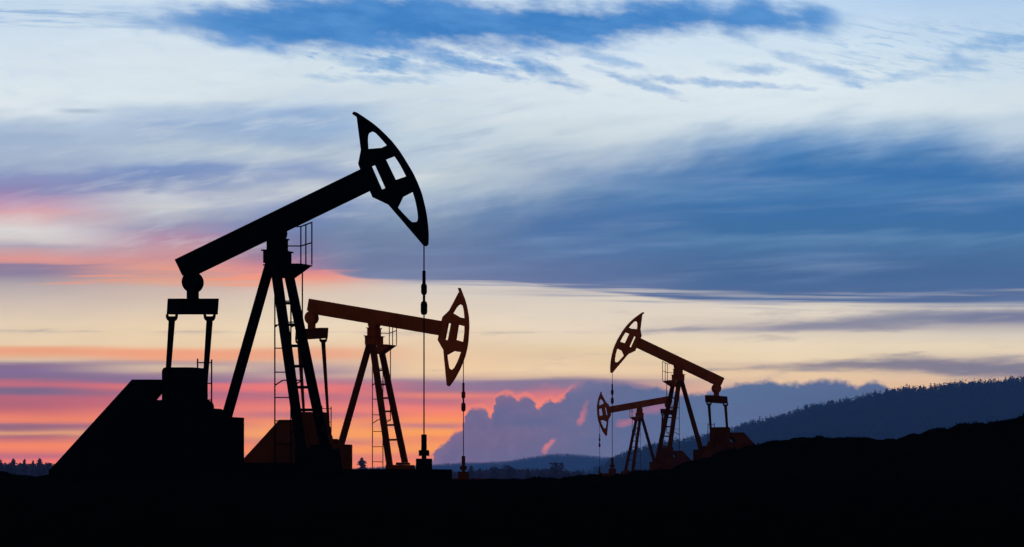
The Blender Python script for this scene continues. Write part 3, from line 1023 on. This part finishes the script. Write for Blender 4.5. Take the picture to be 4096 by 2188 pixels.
# big slate-blue cloud across the middle and right
wisp = noise(X, Y, 300, 120, 7, 0.55, 41.0, 0.30)
wisp2 = noise(X, Y, 520, 46, 4, 0.55, 43.0, 0.12)
T = curve(X, [(1000, 900), (1250, 850), (1500, 830), (1750, 800), (2048, 760), (2250, 690), (2500, 640), (2700, 600), (2850, 560), (3000, 535), (3200, 505), (3450, 500), (3700, 510), (3900, 560), (4096, 605)], sharp=False)
B = curve(X, [(1000, 1080), (1300, 1085), (1420, 1112), (1600, 1122), (2048, 1131), (2200, 1150), (2400, 1168), (2700, 1198), (2900, 1206), (3200, 1212), (3500, 1217), (3800, 1218), (4096, 1214)])
dT = Y - T + (wisp - 0.5) * 230 + (wisp2 - 0.5) * 90
dB = B - Y + (noise(X, Y, 600, 9, 3, 0.6, 47.0) - 0.5) * 26
bm_ = (smooth(dT, -95, 120) * 0.85 + smooth(dT, 60, 200) * 0.15) * smooth(dB, -7, 9) * smooth(X + (wisp2 - 0.5) * 500, 1080, 1500)
YB = Y + (wisp2 - 0.5) * 120 + (n2 - 0.5) * 50
bl = ramp(YB, [(700, (142, 166, 196)), (780, (128, 154, 191)), (840, (111, 140, 180)), (900, (114, 138, 174)), (960, (110, 130, 165)), (1040, (112, 126, 163)), (1100, (118, 129, 165)), (1135, (126, 134, 167))], 500.0, 1250.0)
bc = ramp(YB, [(640, (123, 155, 194)), (700, (104, 142, 188)), (760, (114, 147, 187)), (810, (88, 126, 174)), (900, (80, 117, 168)), (1000, (87, 118, 164)), (1100, (98, 118, 160)), (1140, (106, 120, 161))], 500.0, 1250.0)
br = ramp(YB, [(480, (139, 174, 208)), (540, (109, 153, 199)), (590, (82, 135, 191)), (640, (66, 121, 178)), (720, (62, 115, 173)), (770, (77, 126, 178)), (830, (64, 114, 169)), (920, (67, 113, 164)), (960, (88, 129, 173)), (1000, (78, 117, 164)), (1080, (73, 107, 153)), (1150, (78, 109, 155)), (1200, (86, 110, 154))], 450.0, 1250.0)
bcol = mix(smooth(X, 2250, 3000), mix(smooth(X, 1600, 2300), bl, bc), br)
# pale drawn lines inside it
lines = noise(X, Y, 900, 75, 4, 0.5, 51.0, 0.05)
bcol = mix(op('MULTIPLY', smooth(lines, 0.48, 0.80), 0.34), bcol, '93acd0')
sky = mix(bm_, sky, bcol)
# a paler torn band just above its lower edge
pc = curve(X, [(1700, 1128), (2048, 1142), (2400, 1154), (2700, 1170), (3000, 1180), (3300, 1186), (3600, 1186), (3900, 1180), (4096, 1172)])
pn = noise(X, Y, 700, 10, 4, 0.6, 57.0, -0.015)
pb = smooth(op('ABSOLUTE', Y - pc + (wisp2 - 0.5) * 14), 17, 4) * smooth(pn, 0.34, 0.62) * smooth(X, 1850, 2200)
sky = mix(pb * (0.80 - 0.35 * smooth(X, 2500, 3300)), sky, 'c3bfbf')
# thin grey lines just under it
und = noise(X, Y, 900, 14, 3, 0.55, 55.0, -0.02)
sky = mix(smooth(und, 0.52, 0.66) * smooth(Y - B, -5, 6) * smooth(Y - B, 60, 18) * smooth(X, 1500, 2000) * 0.55, sky, '8d94b0')

# grey bars over the cream light on the right
bar = noise(X, Y, 300, 44, 6, 0.6, 61.0, 0.04)
c1 = curve(X, [(2300, 1330), (2900, 1315), (3300, 1300), (3700, 1275), (4096, 1270)])
h1 = curve(X, [(2400, -6), (2900, 4), (3200, 12), (3500, 30), (3800, 26), (4096, 16)])
b1 = smooth(h1 - op('ABSOLUTE', Y - c1) + (bar - 0.5) * 70, -20, 22) * 0.75
sky = mix(b1, sky, '727a9a')
c2 = curve(X, [(2300, 1480), (2900, 1478), (3300, 1462), (3600, 1460), (3800, 1475), (4096, 1485)])
h2 = curve(X, [(2500, -20), (2900, -6), (3200, 8), (3500, 22), (3700, 34), (4096, 36)])
b2 = smooth(h2 - op('ABSOLUTE', Y - c2) + (bar - 0.5) * 80, -22, 24) * 0.85
sky = mix(b2, sky, '72738f')
sky = mix(smooth(bar, 0.53, 0.68) * smooth(Y, 1225, 1260) * smooth(Y, 1560, 1480) * smooth(X, 1700, 2800) * 0.35, sky, 'a79fa6')

# coral lit streaks left of the machine
cs = noise(X, Y, 420, 11, 4, 0.6, 65.0, 0.02)
csm = smooth(cs, 0.5, 0.64) * smooth(Y, 1070, 1088) * smooth(Y, 1155, 1135) * smooth(X, 1480, 1200) * smooth(X, -100, 500)
sky = mix(csm * 0.9, sky, 'f79a82')

# clear blue gap at the top with frayed edges
GT = curve(X, [(0, 96), (350, 84), (600, 70), (720, 45), (850, 30), (1000, 22), (1150, 8), (1250, -15), (1700, -25), (1850, 0), (1900, 8), (2000, 34), (2080, 28), (2150, 8), (2300, 12), (2450, 34), (2540, 12), (2700, 8), (2800, 30), (2890, 40), (2960, 10), (3050, 0), (3120, 35), (3250, 40), (3330, 62), (3420, 110)], y0=-200, y1=500)
GB = curve(X, [(0, 98), (350, 100), (600, 118), (720, 142), (850, 178), (1000, 196), (1150, 214), (1350, 212), (1600, 200), (1900, 200), (2100, 196), (2300, 205), (2450, 170), (2650, 152), (2850, 140), (3100, 150), (3250, 150), (3400, 125), (3420, 118)], y0=-200, y1=500)
fr = noise(X, Y, 170, 66, 8, 0.58, 71.0, -0.15)
fr2 = noise(X, Y, 420, 100, 4, 0.55, 73.0, -0.1)
gd = op('MINIMUM', Y - GT, GB - Y) + (fr - 0.5) * 170 + (fr2 - 0.5) * 80
gm = smooth(gd, -48, 58) * smooth(X, 150, 900) * smooth(X, 3480, 3250)
gcol = mix(smooth(fr2 + (fr - 0.5) * 0.6, 0.35, 0.7), '2f7bc3', '4c8dd0')
gcol = mix(smooth(op('ABSOLUTE', X - 2000), 700, 1500) * 0.45, gcol, '6ba2da')
sky = mix(gm * 0.96, sky, gcol)
# frayed patches below the gap
fp = noise(X, Y, 150, 44, 8, 0.6, 81.0, -0.15)
fq = noise(X, Y, 90, 60, 6, 0.6, 83.0)
fm1 = smooth(op('ABSOLUTE', X - 1720), 850, 450) * smooth(Y, 180, 225) * smooth(Y, 385, 270)
sky = mix(smooth(fp + fm1 * 0.5 - 0.5, 0.47, 0.62) * fm1 * 0.8, sky, '6aa2d8')
def fleck(cx, cy, rx, ry, deg, strength, col):
    global sky
    c, s = math.cos(math.radians(deg)), math.sin(math.radians(deg))
    wx, wy = X - cx, Y - cy + (fq - 0.5) * 50
    u = (wx * c + wy * s) * (1.0 / rx)
    v = (wy * c - wx * s) * (1.0 / ry)
    sky = mix(smooth(u * u * 0.8 + v * v * 0.8 + (fp - 0.5) * 4.5 + (fr - 0.5) * 2.5, 1.6, -0.7) * strength, sky, col)
for a in ((1850, 258, 230, 26, 13, 0.9, '4f90d2'), (2190, 300, 170, 34, 22, 0.9, '5594d2'), (1480, 322, 240, 17, 2, 0.6, '7dabd9'), (1560, 270, 200, 26, 6, 0.7, '6ba1d7'),
          (2440, 245, 120, 24, 14, 0.65, '74a6da'), (2570, 345, 190, 17, 18, 0.7, '76a5d8'), (2990, 285, 130, 22, 6, 0.7, '79a7d9'), (2860, 338, 330, 15, 4, 0.75, '76a5d8'),
          (3290, 288, 190, 24, 18, 0.65, '79a8da'), (3590, 322, 200, 20, -8, 0.6, '84afdc'), (3850, 272, 110, 30, 4, 0.6, '7facdc'), (4010, 188, 170, 36, -6, 0.75, '6fa4da')):
    fleck(*a)
# rippled veil at the upper right
rip = noise(X, Y, 120, 17, 5, 0.62, 87.0, -0.2, 0.8)
fm3 = smooth(X, 3050, 3500) * smooth(Y, 60, 150) * smooth(Y, 380, 280)
sky = mix(smooth(rip, 0.46, 0.68) * fm3 * 0.55, sky, '8fb8e2')
# thin dark flecks top left
fl = noise(X, Y, 260, 20, 5, 0.6, 89.0, -0.03)
fm5 = smooth(X, 900, 500) * smooth(op('ABSOLUTE', Y - 92), 60, 8)
sky = mix(smooth(fl, 0.44, 0.62) * fm5 * 0.75, sky, '86aed9')
fm6 = smooth(op('ABSOLUTE', X - 330), 130, 20) * smooth(op('ABSOLUTE', Y - 459), 14, 2)
sky = mix(fm6 * 0.6, sky, '9fb6cc')

tex = noise(X, Y, 190, 54, 8, 0.66, 141.0, -0.10)
sky = mix(smooth(tex, 0.48, 0.74) * smooth(Y, 540, 380) * (1 - gm) * 0.24, sky, 'b0cdea')
# the bank of heaped cloud on the horizon, its rim lit
BANK = [(1690, 1880), (1730, 1850), (1738, 1811), (1755, 1787), (1782, 1774), (1802, 1752), (1817, 1728), (1846, 1717), (1853, 1694), (1868, 1672), (1871, 1640), (1885, 1629), (1911, 1633),
        (1938, 1637), (1952, 1650), (1961, 1668), (1969, 1664), (1975, 1640), (1977, 1614), (1990, 1589), (2011, 1578), (2035, 1579), (2054, 1584), (2068, 1603), (2081, 1591), (2101, 1585),
        (2124, 1593), (2140, 1609), (2147, 1633), (2158, 1632), (2171, 1612), (2194, 1601), (2208, 1592), (2216, 1613), (2237, 1600), (2262, 1589), (2274, 1562), (2310, 1542), (2350, 1524), (2420, 1530),
        (2486, 1538), (2584, 1554), (2628, 1546), (2655, 1560), (2742, 1581), (2813, 1574), (2895, 1551), (2956, 1538), (3010, 1533), (3076, 1524), (3118, 1538), (3179, 1533), (3192, 1543), (3225, 1533),
        (3271, 1522), (3318, 1524), (3364, 1526), (3401, 1540), (3415, 1553), (3434, 1547), (3470, 1534), (3494, 1529), (3517, 1538), (3555, 1558), (3610, 1575)]
ga = noise(X, Y, 52, 46, 5, 0.6, 101.0)
E = curve(X + (noise(X, Y, 34, 30, 3, 0.55, 91.0) - 0.5) * 40, BANK, x0=1680.0, x1=3620.0, y0=1480.0, y1=1960.0, sharp=True)
kn = (noise(X, Y, 36, 30, 5, 0.62, 93.0) - 0.5) * 40
dE = Y - E + kn
soft = smooth(X, 2250, 2700)
# grey-violet veil over the bank
vt = curve(X, [(800, 1560), (1400, 1545), (1700, 1528), (1900, 1526), (2100, 1520), (2250, 1510), (2400, 1515), (2600, 1540), (2800, 1600)])
vl = smooth(Y - vt + (noise(X, Y, 260, 18, 4, 0.6, 95.0) - 0.5) * 24, -8, 12) * smooth(Y - vt, 62, 26) * smooth(X, 1350, 2000) * smooth(X, 2700, 2500)
sky = mix(vl * 0.8, sky, '85799a')
rim = smooth(dE, -26, -3) * smooth(X, 1760, 1850) * smooth(X, 2330, 2240)
sky = mix(rim * 0.6, sky, 'fd8a76')
bkn = noise(X, Y, 240, 90, 4, 0.55, 97.0)
bkc = mix(smooth(X + (bkn - 0.5) * 500, 1750, 2900), '75698f', '5d7299')
bkc = mix(smooth(X, 2800, 3500) * smooth(Y, 1500, 1620), bkc, '55688f')
bkc = mix(smooth(bkn, 0.42, 0.68) * 0.55, bkc, '5f6a94')
bkc = mix(smooth(Y, 1600, 1540) * smooth(X, 2500, 2300) * 0.5, bkc, '80799b')
bkc = mix(smooth(dE, 70, 0) * smooth(X, 2300, 1900) * 0.35, bkc, '8f6f8e')
bkc = mix(smooth(ga, 0.42, 0.75) * smooth(X, 2700, 2100) * 0.4, bkc, '84769a')
bk = mix(soft, combine(smooth(dE, -9, 13), 0, 0), combine(smooth(dE, -16, 14), 0, 0))
bks = NT.nodes.new('ShaderNodeSeparateXYZ')
NT.links.new(bk.s, bks.inputs[0])
sky = mix(S(bks.outputs[0]), sky, bkc)


gb_ = noise(X, Y, 60, 40, 4, 0.6, 107.0)
def glow(cx, cy, rx, ry, tilt, strength, col, seed):
    global sky
    c, s = math.cos(tilt), math.sin(tilt)
    wx = X - cx + (ga - 0.5) * 40
    wy = Y - cy + (gb_ - 0.5) * 40
    u = (wx * c + wy * s) / rx
    v = (wy * c - wx * s) / ry
    sky = mix(smooth(u * u + v * v + (ga - gb_) * 2.0, 1.7, -0.5) * strength, sky, col)


glow(2196, 1784, 42, 14, math.radians(-48), 0.8, 'e2828a', 101.0)
glow(2326, 1676, 27, 17, math.radians(-60), 0.8, 'de7c88', 105.0)
glow(2338, 1640, 40, 10, math.radians(-72), 0.4, 'd67c8c', 109.0)
glow(2500, 1690, 44, 17, math.radians(-8), 0.7, 'd07a8c', 113.0)
glow(2600, 1640, 80, 18, math.radians(-12), 0.5, 'c8758c', 117.0)
glow(2215, 1560, 90, 22, 0.0, 0.3, 'c97a8c', 121.0)

# slight grain of thin cloud everywhere
gr = noise(X, Y, 300, 60, 6, 0.65, 131.0, 0.1)
sky = mix(1.0, sky, ramp(gr, [(0.3, 'fafafa'), (0.7, 'ffffff')], 0.0, 1.0), 'MULTIPLY')

# what the low air takes away and adds on the way from that sky to the field
path = op('MINIMUM', op('DIVIDE', 223.0, op('MAXIMUM', op('TANGENT', EL), 0.0001)), 15000.0)
TR = op('EXPONENT', path * (-HAZE_DENSITY))
def vmath(kind, a, b):
    n = NT.nodes.new('ShaderNodeVectorMath')
    n.operation = kind
    for s_, v in zip(n.inputs, (a, b)):
        if isinstance(v, S):
            NT.links.new(v.s, s_)
        else:
            s_.default_value = v
    return S(n.outputs[0])
loss = 1 - TR
sky = vmath('SUBTRACT', sky, vmath('MULTIPLY', combine(loss, loss, loss), HAZE_LIGHT))
sky = vmath('MAXIMUM', vmath('DIVIDE', sky, combine(TR, TR, TR)), (0.0, 0.0, 0.0))

# away from the view: dusk overhead and behind, from the Sky Texture with the sun at the horizon
st = NT.nodes.new('ShaderNodeTexSky')
st.sky_type = 'NISHITA'
st.sun_disc = False
SUN_EL, SUN_AZ = math.radians(1.0), math.radians(-2.0)
st.sun_elevation = SUN_EL
st.sun_rotation = SUN_AZ
st.air_density = 1.0
st.dust_density = 2.0
dusk = mix(1.0, S(st.outputs[0]), (0.05, 0.05, 0.05), 'MULTIPLY')
belt = mix(smooth(EL, -0.1, 0.7), (0.13, 0.075, 0.065), (0.03, 0.13, 0.42))
dusk = mix(1.0, dusk, belt, 'ADD')
ahead = smooth(op('ABSOLUTE', AZ), 0.50, 0.22) * smooth(EL, 0.42, 0.17)
bgs = []
for c in (dusk, sky):
    bg = NT.nodes.new('ShaderNodeBackground')
    NT.links.new(c.s, bg.inputs['Color'])
    bg.inputs['Strength'].default_value = 1.0
    bgs.append(bg)
bgm = NT.nodes.new('ShaderNodeMixShader')
NT.links.new(ahead.s, bgm.inputs[0])
NT.links.new(bgs[0].outputs[0], bgm.inputs[1])
NT.links.new(bgs[1].outputs[0], bgm.inputs[2])
wo_ = NT.nodes.new('ShaderNodeOutputWorld')
NT.links.new(bgm.outputs[0], wo_.inputs['Surface'])

# ------------------------------------------------------------------ the sun, just above the horizon behind the field
sd = bpy.data.lights.new('sun', 'SUN')
sd.energy = 0.08
sd.angle = math.radians(0.5)
sd.color = (1.0, 0.62, 0.4)
so = bpy.data.objects.new('sun', sd)
COL.objects.link(so)
d_ = Vector((math.sin(SUN_AZ) * math.cos(SUN_EL), math.cos(SUN_AZ) * math.cos(SUN_EL), math.sin(SUN_EL)))
so.rotation_euler = d_.to_track_quat('Z', 'Y').to_euler()
so.location = (0, 60, 40)

scene.view_settings.view_transform = 'Standard'
scene.view_settings.look = 'None'
scene.view_settings.exposure = 0
scene.view_settings.gamma = 1
scene.render.film_transparent = False
world.cycles.sampling_method = 'MANUAL'
world.cycles.sample_map_resolution = 256
scene.cycles.max_bounces = 4
scene.cycles.diffuse_bounces = 2
scene.cycles.volume_bounces = 0
scene.cycles.use_denoising = True
